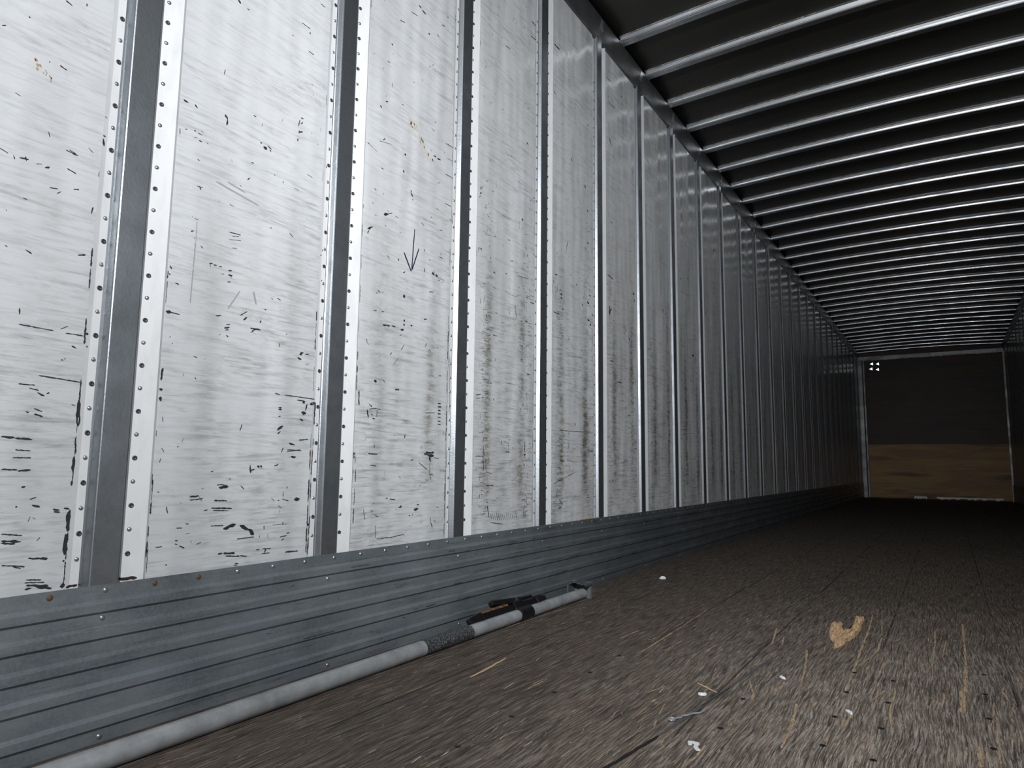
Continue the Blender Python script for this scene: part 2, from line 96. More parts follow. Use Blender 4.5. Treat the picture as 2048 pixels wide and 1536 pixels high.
def m_panel():
    k = N('worn_white_panel'); x = k.xyz(); Y, Z = x[1], x[2]
    fine = k.noise((0, 7, 95), 1, 8, .62, .6)               # long scratches running along the wall
    fine2 = k.noise((0, 16, 210), 1, 5, .6, .4)
    diag = k.noise((0, 10, 34), 1, 7, .72, 1.4)
    blot = k.noise((0, 2.2, 1.6), 1, 5, .6)
    a = k.ramp(fine, .49, .70); b = k.ramp(fine2, .52, .72); d = k.ramp(diag, .52, .74)
    patch = k.ramp(k.noise((0, 3, 7), 1, 4, .65), .36, .62, .35, 1.25)
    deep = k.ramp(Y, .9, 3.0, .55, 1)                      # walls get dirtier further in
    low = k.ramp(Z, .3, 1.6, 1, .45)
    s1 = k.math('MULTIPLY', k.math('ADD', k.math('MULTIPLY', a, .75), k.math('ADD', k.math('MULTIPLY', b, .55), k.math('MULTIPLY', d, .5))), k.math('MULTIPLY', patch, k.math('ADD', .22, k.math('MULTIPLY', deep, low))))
    # two rubbed columns in each bay
    u = k.math('FRACT', k.math('DIVIDE', k.math('SUBTRACT', Y, YR[1]), SP))
    wob = k.math('MULTIPLY', k.math('SUBTRACT', k.noise((0, 3, 5), 1, 3), .5), .10)
    u = k.math('ADD', u, wob)
    g1 = k.math('EXPONENT', k.math('MULTIPLY', k.math('POWER', k.math('DIVIDE', k.math('SUBTRACT', u, .27), .05), 2), -1))
    g2 = k.math('EXPONENT', k.math('MULTIPLY', k.math('POWER', k.math('DIVIDE', k.math('SUBTRACT', u, .68), .045), 2), -1))
    zm = k.math('MULTIPLY', k.ramp(Z, .36, .5), k.ramp(Z, 1.0, 1.5, 1, .0))
    br = k.math('ADD', .35, k.ramp(k.noise((0, 14, 55), 1, 7, .8), .44, .62))
    band = k.math('MULTIPLY', k.math('MULTIPLY', k.math('ADD', g1, g2), zm), k.math('MULTIPLY', br, k.ramp(Y, 1.3, 2.3, .22, 1.35)))
    band = k.math('MULTIPLY', band, k.ramp(blot, .35, .6, .35, 1), clamp=True)
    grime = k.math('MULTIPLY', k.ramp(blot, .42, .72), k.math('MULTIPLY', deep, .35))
    base = k.mix(k.noise((0, .9, .7), 1, 2), (.80, .815, .83), (.74, .755, .775))
    c = k.mix(k.math('MULTIPLY', s1, .80, clamp=True), base, (.16, .157, .152))
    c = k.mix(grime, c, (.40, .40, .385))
    c = k.mix(k.math('MULTIPLY', k.ramp(Y, 3.2, 8.5, 0, .62), k.ramp(k.noise((0, 1.6, 3), 1, 4, .6), .25, .5, .7, 1)), c, (.30, .30, .30))  # panels greyed with distance: lamp falloff painted into the colour
    c = k.mix(k.math('MULTIPLY', band, .85), c, (.13, .115, .085))
    dirt = k.math('ADD', k.math('MULTIPLY', s1, .5), band, clamp=True)
    wave = k.noise((0, 5.5, .9), 1, 2, .5)
    return k.set(col=c, rough=k.ramp(k.math('ADD', dirt, k.ramp(Z, 2.5, 1.2, -.15, .2)), 0, .6, .19, .45), spec=.5,
                 nor=k.bump(wave, .6, .035))

def m_galv(name, col=(.42, .455, .49), rough=.42, metal=.75, dirt=.5, sc=(18, 18, 18)):
    k = N(name)
    n1 = k.noise(sc, 1, 6, .6); n2 = k.noise((140, 140, 140), 1, 3, .5)
    dk = tuple(v*.62 for v in col); lt = tuple(min(1, v*1.12) for v in col)
    c = k.mix(k.ramp(n1, .35, .68), k.mix(n2, col, lt), dk)
    st = k.ramp(k.noise((3, 3, 60) if name != 'scuff_steel' else (3, 4.5, 90), 1, 7, .7, .8), .60, .74, 0, dirt)
    c = k.mix(st, c, (.05, .055, .06))
    return k.set(col=c, rough=k.ramp(n1, .3, .7, rough-.07, rough+.1), metal=metal, nor=k.bump(n2, .15, .002))

def m_scuff():
    k = N('scuff_steel'); x = k.xyz()
    n1 = k.noise((5, 5, 9), 1, 6, .62); sm = k.noise((3, 3.2, 75), 1, 8, .72, .8)
    grit = k.noise((160, 160, 160), 1, 3, .6)
    c = k.mix(k.ramp(n1, .36, .66), (.27, .305, .325), (.155, .182, .198))
    c = k.mix(k.ramp(k.noise((1, 4, 14), 1, 3), .56, .70, 0, .6), c, (.24, .26, .32))
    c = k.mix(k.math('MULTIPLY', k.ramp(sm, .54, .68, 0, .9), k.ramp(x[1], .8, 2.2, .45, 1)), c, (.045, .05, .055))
    c = k.mix(k.ramp(k.noise((3, 30, 160), 1, 5, .7, 1), .66, .76, 0, .35), c, (.5, .53, .55))
    c = k.mix(k.ramp(grit, .4, .7, 0, .3), c, (.36, .38, .4))
    c = k.mix(k.math('MULTIPLY', k.ramp(x[1], 1.7, 3.6, 0, .75), k.ramp(k.noise((3, 2, 12), 1, 6, .7), .25, .5, .5, 1)), c, (.075, .085, .095))  # steel darkened further in, putting the lamp's falloff into its colour
    return k.set(col=c, rough=k.ramp(n1, .3, .7, .36, .52), metal=.35, nor=k.bump(k.noise((4, 9, 30), 1, 5, .6), .25, .004))

def m_floor():
    k = N('worn_wood_floor'); x = k.xyz(); X, Y = x[0], x[1]
    wv = k.n('ShaderNodeVectorMath', operation='ADD'); k.put(wv.inputs[0], k.pos)
    ns = k.n('ShaderNodeTexNoise'); k.put(ns.inputs['Vector'], k.scale((3, 2.2, 1))); ns.inputs['Scale'].default_value = 1
    sub = k.n('ShaderNodeVectorMath', operation='MULTIPLY_ADD'); k.put(sub.inputs[0], ns.outputs['Color'])
    sub.inputs[1].default_value = (.05, .0, 0); sub.inputs[2].default_value = (-.025, 0, 0)
    k.put(wv.inputs[1], sub.outputs[0]); warped = wv.outputs[0]
    def st(sx, sy, det=7, r=.7):
        o = k.n('ShaderNodeVectorMath', operation='MULTIPLY'); k.put(o.inputs[0], warped); o.inputs[1].default_value = (sx, sy, 1)
        return k.noise(o.outputs[0], 1, det, r)
    fib = st(230, 9, 8, .78); fib2 = st(120, 5, 6, .7); big = k.noise((2.6, 1.1, 1), 1, 5, .6); gl = st(70, 3.2, 7, .72)
    hair = st(420, 15, 5, .75)
    wear = k.math('MULTIPLY', k.math('MULTIPLY', k.ramp(X, .55, 1.25), k.ramp(Y, 3.4, 1.4)), k.ramp(k.noise((3, 2.4, 1), 1, 4, .6), .30, .55, .45, 1.1))       # scraped patch in the traffic lane
    c = k.mix(k.ramp(fib2, .34, .66), (.040, .033, .029), (.118, .089, .068))
    c = k.mix(k.ramp(big, .42, .62), c, k.mix(k.ramp(fib2, .3, .7), (.060, .045, .034), (.125, .092, .066)))
    c = k.mix(k.math('MULTIPLY', wear, k.ramp(k.noise((14, 5, 1), 1, 6, .7), .38, .60, .10, .62)), c, (.33, .265, .205))
    c = k.mix(k.math('MULTIPLY', k.ramp(fib, .49, .58), k.math('ADD', .28, k.math('MULTIPLY', wear, .65))), c, (.54, .47, .39))
    c = k.mix(k.math('MULTIPLY', k.ramp(hair, .52, .60), k.math('ADD', .08, k.math('MULTIPLY', wear, .7))), c, (.70, .63, .55))
    c = k.mix(k.math('MULTIPLY', k.ramp(gl, .60, .70), k.math('ADD', .22, k.math('MULTIPLY', wear, .75))), c, (.46, .35, .23))
    c = k.mix(k.ramp(st(150, 5, 8, .8), .52, .60, 0, .82), c, (.018, .016, .015))
    # joints between the floor boards
    j = k.math('ABSOLUTE', k.math('SUBTRACT', k.math('FRACT', k.math('DIVIDE', k.math('ADD', X, -.318), .305)), .5))
    j = k.math('MULTIPLY', k.math('GREATER_THAN', j, .490), k.ramp(k.noise((4, 2, 1), 1, 3), .40, .55))
    c = k.mix(k.math('MULTIPLY', j, .75), c, (.012, .011, .010))
    h = k.math('ADD', k.math('MULTIPLY', fib, .7), k.math('ADD', fib2, k.math('MULTIPLY', j, -1.2)))
    return k.set(col=c, rough=k.ramp(fib2, .3, .7, .62, .85), spec=.3, nor=k.bump(h, .75, .006))

def m_ply(name, a, b, dark):
    k = N(name)
    n = k.noise((.9, 1, 7), 1, 6, .6, .6); f = k.noise((3, 1, 60), 1, 5, .6)
    c = k.mix(k.ramp(n, .38, .62), a, b); c = k.mix(k.ramp(f, .55, .8, 0, .5), c, dark)
    c = k.mix(k.ramp(k.noise((.5, 1, 4.5), 1, 4), .52, .60, 0, .85), c, dark)
    return k.set(col=c, rough=.5)

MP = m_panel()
MSTRIP = N('white_edge_paint'); MSTRIP = MSTRIP.set(col=MSTRIP.mix(MSTRIP.ramp(MSTRIP.noise((0, 30, 9), 1, 5, .6), .45, .8), (.87, .88, .89), (.74, .75, .76)), rough=.24, spec=.6)
MG = m_galv('post_galvanized', (.56, .60, .645), .36, .95, .25, (9, 9, 9))
MBOW = m_galv('bow_galvanized', (.82, .85, .88), .30, .95, .15, (6, 12, 12))
MRAIL = m_galv('rail_steel', (.17, .175, .18), .38, .7, .3, (7, 7, 7))
MCEIL = N('dark_roof_sheet'); MCEIL = MCEIL.set(col=MCEIL.mix(MCEIL.noise((2, 2, 2), 1, 4), (.105, .098, .086), (.058, .056, .052)), rough=.36, metal=.6)
MS = m_scuff(); MF = m_floor()
MCHIP = flat('bare_dark_chip', (.030, .032, .037), .6)
MMARK = flat('marker_ink', (.020, .012, .045), .5)
MFAINT = flat('grey_rub', (.42, .42, .425), .4)
MSTAIN = flat('brown_stain', (.47, .34, .20), .5)
MYEL = flat('yellow_smear', (.72, .665, .50), .45)
MRIV = m_galv('rivet_metal', (.50, .51, .52), .34, .8, .1)
MRIVD = flat('dark_rivet', (.075, .078, .085), .45, .5)
MRUST = flat('rusty_rivet', (.16, .10, .06), .7, .3)
MTUBE = m_galv('pole_steel', (.44, .455, .47), .42, .25, .2, (14, 14, 14))
MSLV = None
def m_sleeve():
    k = N('knurled_sleeve'); v = k.noise((260, 260, 260), 1, 3, .7)
    return k.set(col=k.mix(k.ramp(v, .5, .64), (.025, .027, .028), (.30, .32, .33)), rough=.6, nor=k.bump(v, .8, .003))
MSLV = m_sleeve()
MBLK = flat('black_paint', (.010, .010, .011), .22)
MRACK = N('rusty_rack'); MRACK = MRACK.set(col=MRACK.mix(MRACK.ramp(MRACK.noise((120, 120, 120), 1, 4), .42, .6), (.22, .10, .045), (.05, .03, .02)), rough=.75)
MRUB = flat('worn_rubber', (.16, .165, .17), .6)
MWOOD = N('fresh_torn_wood'); MWOOD = MWOOD.set(col=MWOOD.mix(MWOOD.ramp(MWOOD.noise((160, 14, 1), 1, 6, .7), .40, .66), (.72, .50, .30), (.34, .21, .11)), rough=.75)
MWOODP = N('pale_splinter_wood'); MWOODP = MWOODP.set(col=MWOODP.mix(MWOODP.noise((200, 30, 9), 1, 4), (.62, .44, .24), (.44, .31, .18)), rough=.7)
MGOUGE = N('scraped_wood'); MGOUGE = MGOUGE.set(col=MGOUGE.mix(MGOUGE.ramp(MGOUGE.noise((260, 22, 1), 1, 6, .75), .44, .60), (.52, .37, .22), (.20, .15, .11)), rough=.8)
MFIB = N('loose_fibre'); MFIB = MFIB.set(col=MFIB.mix(MFIB.ramp(MFIB.noise((9, 7, 1), 1, 4, .7), .42, .58), (.55, .51, .45), (.40, .31, .21)), rough=.8)
MPAPER = flat('white_paper', (.82, .84, .86), .6)
MDULL = flat('grey_scrap', (.38, .40, .42), .45, .3)
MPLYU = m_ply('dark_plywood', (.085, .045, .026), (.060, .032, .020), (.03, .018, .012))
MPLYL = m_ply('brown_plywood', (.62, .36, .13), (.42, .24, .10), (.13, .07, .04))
MFT = m_galv('front_trim', (.34, .35, .36), .4, .45, .6, (3, 3, 6))

# ---------------------------------------------------------------- mesh helpers
def obj(name, bm, mats, parent=None, smooth=False):
    me = bpy.data.meshes.new(name); bmesh.ops.recalc_face_normals(bm, faces=bm.faces); bm.to_mesh(me); bm.free()
    for m in (mats if isinstance(mats, (list, tuple)) else [mats]): me.materials.append(m)
    if smooth:
        for p in me.polygons: p.use_smooth = True
    o = bpy.data.objects.new(name, me); C.objects.link(o)
    if parent: o.parent = parent
    return o
def struct(o): o['kind'] = 'structure'; return o
def tag(o, label, cat, group=None):
    o['label'] = label; o['category'] = cat
    if group: o['group'] = group
    return o
def empty(name, loc, label, cat, group=None):
    o = bpy.data.objects.new(name, None); C.objects.link(o); o.location = loc; o.empty_display_size = .1
    return tag(o, label, cat, group)
def box(bm, x0, x1, y0, y1, z0, z1, mi=0):
    v = [bm.verts.new(p) for p in ((x0,y0,z0),(x1,y0,z0),(x1,y1,z0),(x0,y1,z0),(x0,y0,z1),(x1,y0,z1),(x1,y1,z1),(x0,y1,z1))]
    for q in ((0,3,2,1),(4,5,6,7),(0,1,5,4),(1,2,6,5),(2,3,7,6),(3,0,4,7)):
        f = bm.faces.new([v[i] for i in q]); f.material_index = mi
def sweep(bm, prof, place, stations, closed=True, caps=True):
    """prof: 2D points; place(u, v, s) -> xyz"""
    rings = [[bm.verts.new(place(a, b, s)) for a, b in prof] for s in stations]
    n = len(prof)
    for r0, r1 in zip(rings, rings[1:]):
        for i in range(n if closed else n-1):
            j = (i+1) % n; bm.faces.new((r0[i], r0[j], r1[j], r1[i]))
    if caps and closed: bm.faces.new(rings[0]); bm.faces.new(rings[-1][::-1])
def tube(bm, a, b, ra, rb=None, n=24):
    a, b = Vector(a), Vector(b); rb = ra if rb is None else rb
    d = (b-a).normalized(); s = d.cross(Vector((0, 0, 1))).normalized() if abs(d.z) < .9 else Vector((1, 0, 0)); t = s.cross(d)
    rg = [[bm.verts.new(p+(s*math.cos(2*math.pi*i/n)+t*math.sin(2*math.pi*i/n))*r) for i in range(n)] for p, r in ((a, ra), (b, rb))]
    for i in range(n): bm.faces.new((rg[0][i], rg[0][(i+1) % n], rg[1][(i+1) % n], rg[1][i]))
    bm.faces.new([bm.verts.new(v.co) for v in rg[0]][::-1]); bm.faces.new([bm.verts.new(v.co) for v in rg[1]])
def oriented(bm, c, ax, ay, az, hx, hy, hz, taper=1.):
    """box with axes; taper narrows the +ax end"""
    v = []
    for i in (-1, 1):
        t = taper if i > 0 else 1
        for j, k in ((-1,-1),(1,-1),(1,1),(-1,1)):
            v.append(bm.verts.new(Vector(c)+ax*hx*i+ay*hy*j*t+az*hz*k*t))
    for q in ((0,1,2,3),(7,6,5,4),(0,4,5,1),(1,5,6,2),(2,6,7,3),(3,7,4,0)): bm.faces.new([v[i] for i in q])
def bevel(o, w=.002, seg=2):
    b = o.modifiers.new('bevel', 'BEVEL'); b.width = w; b.segments = seg; b.limit_method = 'ANGLE'; return o

# wall profile about a post: offset from the post's right edge -> height of the surface above the wall line
H = .013
PROF = [(-.098, .004), (-.087, 0), (-.071, 0), (-.0702, -.002), (-.0665, -.0015), (-.0645, .0005), (-.0590, .0098), (-.0575, .0120), (-.0555, H), (-.003, H), (-.0008, .0122), (0, .010), (0, -.006), (.004, -.006), (.051, .0085), (.058, .004)]
def surf(y):
    for Y in YR:
        if Y-.098 < y < Y+.058:
            o = y-Y
            for (a, xa), (b, xb) in zip(PROF, PROF[1:]):
                if a <= o <= b: return xa if b == a else xa+(xb-xa)*(o-a)/(b-a)
    return .004

# ---------------------------------------------------------------- floor
def poly_blob(bm, p, q, w, place, mi, rnd, ends=.3, ragged=.35):
    """ragged sliver from p to q (2D)"""
    p, q = Vector(p), Vector(q); d = q-p; ln = d.length
    if ln < w*.5: d = Vector((1, 0)) if ln == 0 else d.normalized(); c = (p+q)/2; p = c-d*w*.35; q = c+d*w*.35; d = q-p; ln = d.length
    d = d/ln; nrm = Vector((-d.y, d.x)); k = max(3, min(14, int(ln/max(w, .003)*1.5)))
    up, dn = [], []
    for i in range(k+1):
        t = i/k; wd = w*.5*(1 if 0 < i < k else ends)
        up.append(p+d*ln*t+nrm*wd*(1-ragged*rnd.random())); dn.append(p+d*ln*t-nrm*wd*(1-ragged*rnd.random()))
    for i in range(k):
        f = bm.faces.new([bm.verts.new(place(*v)) for v in (up[i], up[i+1], dn[i+1], dn[i])]); f.material_index = mi
bm = bmesh.new(); box(bm, -.03, W+.03, L0, L1+.03, -.05, 0, 0)
rn = random.Random(3)
for x0, y0, x1, y1, wd in GOUGE:
    z = .0004+rn.random()*.0005
    poly_blob(bm, (x0, y0), (x1, y1), wd*.95, lambda a, b: (a, b, z), 1, rn, .15, .55)
for i in range(2600):                                    # small scrapes in the traffic lane
    x = rn.uniform(.55, 2.3) if i % 6 else rn.uniform(.2, .9); y = .75+2.4*rn.random()**1.5; ln = rn.uniform(.005, .040)*(2.2 if rn.random() < .06 else 1); z = .0004+rn.random()*.0003
    dx = rn.gauss(0, .12)*ln
    poly_blob(bm, (x, y), (x+dx, y+ln), rn.uniform(.0005, .0020)*(1.8 if rn.random() < .1 else 1), lambda a, b: (a, b, z), 4 if rn.random() < .72 else (5 if rn.random() < .45 else 1), rn, .1, .6)
# open joint with grey filler
for (xa, ya), (xb, yb), wd in (((.868, 1.12), (.905, 1.40), .012), ((.925, 1.62), (.945, 1.80), .004)):
    poly_blob(bm, (xa, ya), (xb, yb), wd, lambda a, b: (a, b, .0007), 2, rn, .4, .5)
for (xa, ya), (xb, yb), wd in (((.905, 1.40), (.975, 2.15), .010),):
    poly_blob(bm, (xa, ya), (xb, yb), wd, lambda a, b: (a, b, .0006), 3, rn, .3, .3)
floor = struct(obj('floor', bm, [MF, MGOUGE, flat('open_joint', (.008, .007, .006), .9), flat('joint_filler', (.085, .083, .080), .8), MFIB, flat('dark_split', (.012, .010, .009), .9)]))
sb = bmesh.new(); bmesh.ops.create_circle(sb, cap_ends=True, radius=.0062, segments=14)
for v in sb.verts: v.co.z = .0012
bmesh.ops.create_circle(sb, cap_ends=True, radius=.0032, segments=12)
for v in sb.verts:
    if v.co.z < .001: v.co.z = .0017
for f in sb.faces: f.material_index = 1 if f.calc_area() < 6e-5 else 0
scr = obj('screw', sb, [flat('screw_recess', (.008, .008, .008), .8), flat('screw_steel', (.05, .05, .055), .4, .8)], floor)
hs = list(HOLES)
for i in range(5):
    for x in (.60, 1.67, 1.86): hs.append((x, 1.13+.194*i))
for i, (x, y) in enumerate(hs):
    s = scr if i == 0 else scr.copy()
    if i: C.objects.link(s); s.parent = floor
    s.location = (x, y, 0)

# ---------------------------------------------------------------- left wall: base sheet, lining panels with their scuffs
bm = bmesh.new(); box(bm, -.04, -.006, L0, L1+.03, -.05, 2.93)
wall_left = struct(obj('wall_left', bm, flat('wall_core', (.2, .21, .22), .6)))
STROKES = [(c, 1) for c in CHIPS]+[(c, 2) for c in ARROW]+[(c, 3) for c in FAINT]+[(c, 4) for c in STAIN]+[(c, 5) for c in YELLOW]
def bay(y):
    k = 0
    while k < len(YR) and y > YR[k]-.020: k += 1
    return k
edges = [L0]+[None]*0
for k in range(len(YR)+1):
    y0 = L0 if k == 0 else YR[k-1]+.058
    y1 = L1 if k == len(YR) else YR[k]-.098
    bm = bmesh.new(); nz, ny = 24, 6
    # front face with shallow thickness
    box(bm, -.006, .004, y0, y1, ZS-.02, ZP)
    rn = random.Random(50+k)
    for (ya, za, yb, zb, wd), mi in STROKES:
        ym = (ya+yb)/2
        if bay(ym) != k: continue
        lift = {1: .0005, 2: .0008, 3: .0002, 4: .0003, 5: .00015}[mi]+rn.random()*.0002
        pl = lambda a, b: (surf(a)+lift, a, max(b, ZS+.001))
        if mi in (4, 5):
            for q in range(5 if mi == 4 else 34):
                a = rn.random(); oy = rn.gauss(0, wd*.22); oz = rn.gauss(0, wd*.3)
                cy, cz = ya+(yb-ya)*a+oy, za+(zb-za)*a+oz
                poly_blob(bm, (cy, cz), (cy+wd*.15, cz-wd*.35), wd*(.35 if mi == 4 else .22), pl, mi, rn, .3, .6)
        else:
            poly_blob(bm, (ya, za), (yb, zb), wd*(1.5 if mi == 1 else 1.25), pl, mi, rn, .35 if mi == 1 else .25, .68 if mi == 1 else .25)
    # small random nicks and ragged worn edges
    ns = 90 if y0 < 1.8 else 190 if y0 < 7 else 40
    yl = max(y0, .45)
    for i in range(ns):
        z = ZS+.05+(ZP-ZS-.1)*rn.random()**1.5; y = rn.uniform(yl+.01, y1-.01)
        if rn.random() < .45: y = yl+(y1-yl)*rn.choice((.2, .8))+rn.gauss(0, .03)
        ln = rn.uniform(.002, .016); an = rn.gauss(0, .5) if rn.random() < .7 else rn.gauss(1.5, .3)
        yq = min(max(y+ln*math.cos(an), y0+.003), y1-.003); y = min(max(y, y0+.003), y1-.003)
        poly_blob(bm, (y, z), (yq, z+ln*math.sin(an)), rn.uniform(.0010, .0040), lambda a, b: (.0046, a, b), 1, rn, .3, .6)
    if k > 2 and y0 < 9:                                 # dense scuffing of the rubbed columns
        for i in range(240):
            z = ZS+.06+1.1*rn.random()**1.3; y = y0+(y1-y0)*rn.choice((.14, .86))+rn.gauss(0, .016)
            v = rn.random() < .45; ln = rn.uniform(.006, .035)
            poly_blob(bm, (y, z), (y+(rn.gauss(0, .003) if v else ln), z+(ln if v else rn.gauss(0, .002))), rn.uniform(.0007, .0020), lambda a, b: (.0045, min(max(a, y0+.002), y1-.002), b), 1, rn, .2, .5)
    for side in (0, 1):
        z = ZS+.01
        dens = .75 if side else .5
        while z < ZP-.05:
            ln = rn.uniform(.01, .06)
            if rn.random() < dens*(1 if z < .95 else .16) and y0 < 6:
                ye = (y1-.0016) if side else (y0+.0016)
                if ye > .3: poly_blob(bm, (ye, z), (ye, z+ln), rn.uniform(.0012, .0055 if z < .95 and k < 3 else .0026), lambda a, b: (.0046, a, b), 1, rn, .4, .7)
            z += ln*1.1
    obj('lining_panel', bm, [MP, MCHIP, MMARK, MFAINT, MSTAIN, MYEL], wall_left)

# ---------------------------------------------------------------- posts
def dome(r, h, n=12, ring=True):
    b = bmesh.new(); rows = []
    pr = [(r*1.15, 0), (r, h*.35), (r*.72, h*.8), (r*.3, h)]
    for rr, hh in pr: rows.append([b.verts.new((hh, rr*math.cos(2*math.pi*i/n), rr*math.sin(2*math.pi*i/n))) for i in range(n)])
    for a, c in zip(rows, rows[1:]):
        for i in range(n): b.faces.new((a[i], a[(i+1) % n], c[(i+1) % n], c[i]))
    b.faces.new(rows[-1]); return b
def mesh_of(bm, name, mats, smooth=True):
    o = obj(name, bm, mats, None, smooth); m = o.data; bpy.data.objects.remove(o); return m
RIV = mesh_of(dome(.0040, .0022), 'rivet', MRIV); 
def dark_rivet():
    b = bmesh.new(); n = 14; rows = []
    for rr, hh in ((.0052, 0), (.0046, .0016), (.0028, .0012), (.0020, .0004)): rows.append([b.verts.new((hh, rr*math.cos(2*math.pi*i/n), rr*math.sin(2*math.pi*i/n))) for i in range(n)])
    for a, c in zip(rows, rows[1:]):
        for i in range(n): b.faces.new((a[i], a[(i+1) % n], c[(i+1) % n], c[i]))
    b.faces.new(rows[-1]); return b
RIVD = mesh_of(dark_rivet(), 'rivet', MRIVD)
RIVS = mesh_of(dome(.0050, .0030), 'rivet', MRIV); RIVR = mesh_of(dome(.0054, .0028), 'rivet', MRUST)
def inst(name, me, parent, loc, rz=0):
    o = bpy.data.objects.new(name, me); C.objects.link(o); o.parent = parent; o.location = loc; o.rotation_euler = (0, 0, rz); return o
def part_profile(pts, z0, z1, thick=.004):
    b = bmesh.new(); prof = [(x, y) for y, x in pts]+[(x-thick, y) for y, x in reversed(pts)]
    sweep(b, prof, lambda x, y, z: (x, y, z), (z0, z1)); return b
P_CH = mesh_of(part_profile(PROF[3:12]+[(0.0, .0005)], ZS-.01, ZT), 'channel', MG, False)
P_L = mesh_of(part_profile(PROF[0:3], ZS-.01, ZT-.01), 'edge_strip', MSTRIP, False)
P_R = mesh_of(part_profile([(.0006, -.006)]+PROF[13:], ZS-.01, ZT-.01), 'edge_strip', MSTRIP, False)
ORD = 'first second third fourth fifth sixth seventh eighth ninth tenth eleventh twelfth thirteenth fourteenth fifteenth sixteenth seventeenth eighteenth nineteenth twentieth'.split()
def nth(i, tot, fw, bw): return f'{ORD[i]} {fw}' if i < 14 else f'{ORD[tot-1-i] if tot-1-i < 20 else "last"} {bw}'
for i, Y in enumerate(YR):
    look = ('galvanized wall post between riveted white strips' if i < 3 else 'galvanized left wall post with bright edge' if i < 8 else 'dim left wall post')
    t = empty('wall_post', (0, Y, 0), f'{look}, {nth(i, len(YR), "from the left", "back from the plywood front wall")}', 'wall post', 'posts along the left wall')
    inst('channel', P_CH, t, (0, 0, 0)); a = inst('edge_strip', P_L, t, (0, 0, 0)); b = inst('edge_strip', P_R, t, (0, 0, 0))
    if i < 5:
        for side, off in ((0, -.0775), (1, .0205)):
            if side and i > 3: continue
            for j in range(50):
                z = .352+.0487*j+(.001 if side else 0)
                if z > (2.05 if i == 0 else 2.5): break
                inst('rivet', RIVD if (j % 2 == (1 if side == 0 else 0)) and (i < 2 or side) else RIV, (b if side else a), (.0002 if not side else -.0009, off, z), 0 if not side else -.29)
    if i == 0:
        bb = bmesh.new(); rn = random.Random(5)
        poly_blob(bb, (-.066, ZS+.004), (-.094, ZS+.002), .006, lambda p, q: (surf(Y+p)+.0008, p, q), 0, rn, .5, .6)
        e = obj('rust_patch', bb, flat('dark_rust', (.03, .018, .014), .8), t); e['label'] = 'dark rusty edge at foot'; bb = bmesh.new()
        poly_blob(bb, (.002, ZS+.004), (.040, ZS+.003), .008, lambda p, q: (surf(Y+p)+.0008, p, q), 0, rn, .5, .6)
        tag_ = obj('rust_patch', bb, flat('dark_rust', (.03, .018, .014), .8), t); tag_['label'] = 'dark rusty edge at foot'

# ---------------------------------------------------------------- corrugated kick plates
def kick_prof():
    p = [(.0140, ZS)]
    for zt in (.270, .220, .167, .114, .052):
        b0 = zt-.006; lo = zt-.026
        p += [(.0140, zt+.001), (.0200, b0), (.0200, lo+.005), (.0140, lo)]
    p += [(.0140, .0)]
    return p
def kick(xf, rz, label, Ys):
    pr = kick_prof(); bm = bmesh.new()
    prof = pr+[(.0045, 0), (.0045, ZS-.012), (.0132, ZS-.012), (.0132, ZS)]
    sweep(bm, prof, (lambda x, z, s: (x, s, z)) if rz == 0 else (lambda x, z, s: (W-x, s, z)), Ys)
    return struct(obj('baseboard_left' if rz == 0 else 'baseboard_right', bm, MS))
kl = kick(0, 0, 'corrugated grey galvanized kick plate along the foot of the left wall, beside the pole', (L0, L1))
kl.data.materials.append(MCHIP)
_b = bmesh.new(); _b.from_mesh(kl.data); rn = random.Random(31)
for i in range(60):                                       # black knocks along the ridges
    zt = rn.choice((.270, .220, .167, .114)); y = rn.uniform(1.2, 4.6); ln = rn.uniform(.015, .11); z = zt-.012-rn.random()*.010
    poly_blob(_b, (y, z), (y+ln, z+rn.gauss(0, .001)), rn.uniform(.0010, .0042), lambda a, c: (.0203, a, c), 1, rn, .1, .7)
for i in range(22):
    y = rn.uniform(.45, 4.2); z = rn.choice((.236, .185, .132, .080, .03))+rn.gauss(0, .003); ln = rn.uniform(.003, .02)
    poly_blob(_b, (y, z), (y+ln, z+rn.gauss(0, .004)), rn.uniform(.001, .003), lambda a, c: (.0143, a, c), 1, rn, .3, .7)
_b.to_mesh(kl.data); _b.free()
for j in range(90):
    inst('rivet', RIVR if j in (4, 6, 7) else RIVS, kl, (.0138, .249+.1*j, .2885))
for i, Y in enumerate(YR[:9]):
    inst('rivet', RIVS, kl, (.0138, Y-.028, .236)); inst('rivet', RIVS, kl, (.0138, Y-.016, .012))

# ---------------------------------------------------------------- top rail with gussets
def rail(side):
    bm = bmesh.new(); sx = (lambda x: x) if side == 0 else (lambda x: W-x)
    prof = [(-.006, ZP-.012), (.0045, ZP), (.010, ZP+.012), (.026, 2.835), (.030, 2.862), (.0300, 2.868), (.014, 2.874), (-.006, 2.93)]
    sweep(bm, prof, lambda x, z, s: (sx(x), s, z), (L0, L1))
    o = struct(obj('trim_%d' % (1+side), bm, MRAIL)); bevel(o, .002, 2); return o
rl = rail(0)
gb = bmesh.new()                                          # pressed gusset above a post
pts = [(0, -.052, ZT-.01), (0, .004, ZT-.01), (.020, -.046, ZT+.004), (.020, -.004, ZT+.004), (.029, -.036, 2.858), (.029, -.018, 2.858), (0, -.06, 2.86), (0, .012, 2.86)]
v = [gb.verts.new(p) for p in pts]
for q in ((0, 1, 3, 2), (2, 3, 5, 4), (0, 2, 4, 6), (1, 7, 5, 3), (6, 4, 5, 7), (0, 6, 7, 1)): gb.faces.new([v[i] for i in q])
GUS = mesh_of(gb, 'gusset', m_galv('gusset_steel', (.55, .56, .58), .36, .85, .2), False)
for Y in YR: inst('gusset', GUS, rl, (.002, Y, 0))
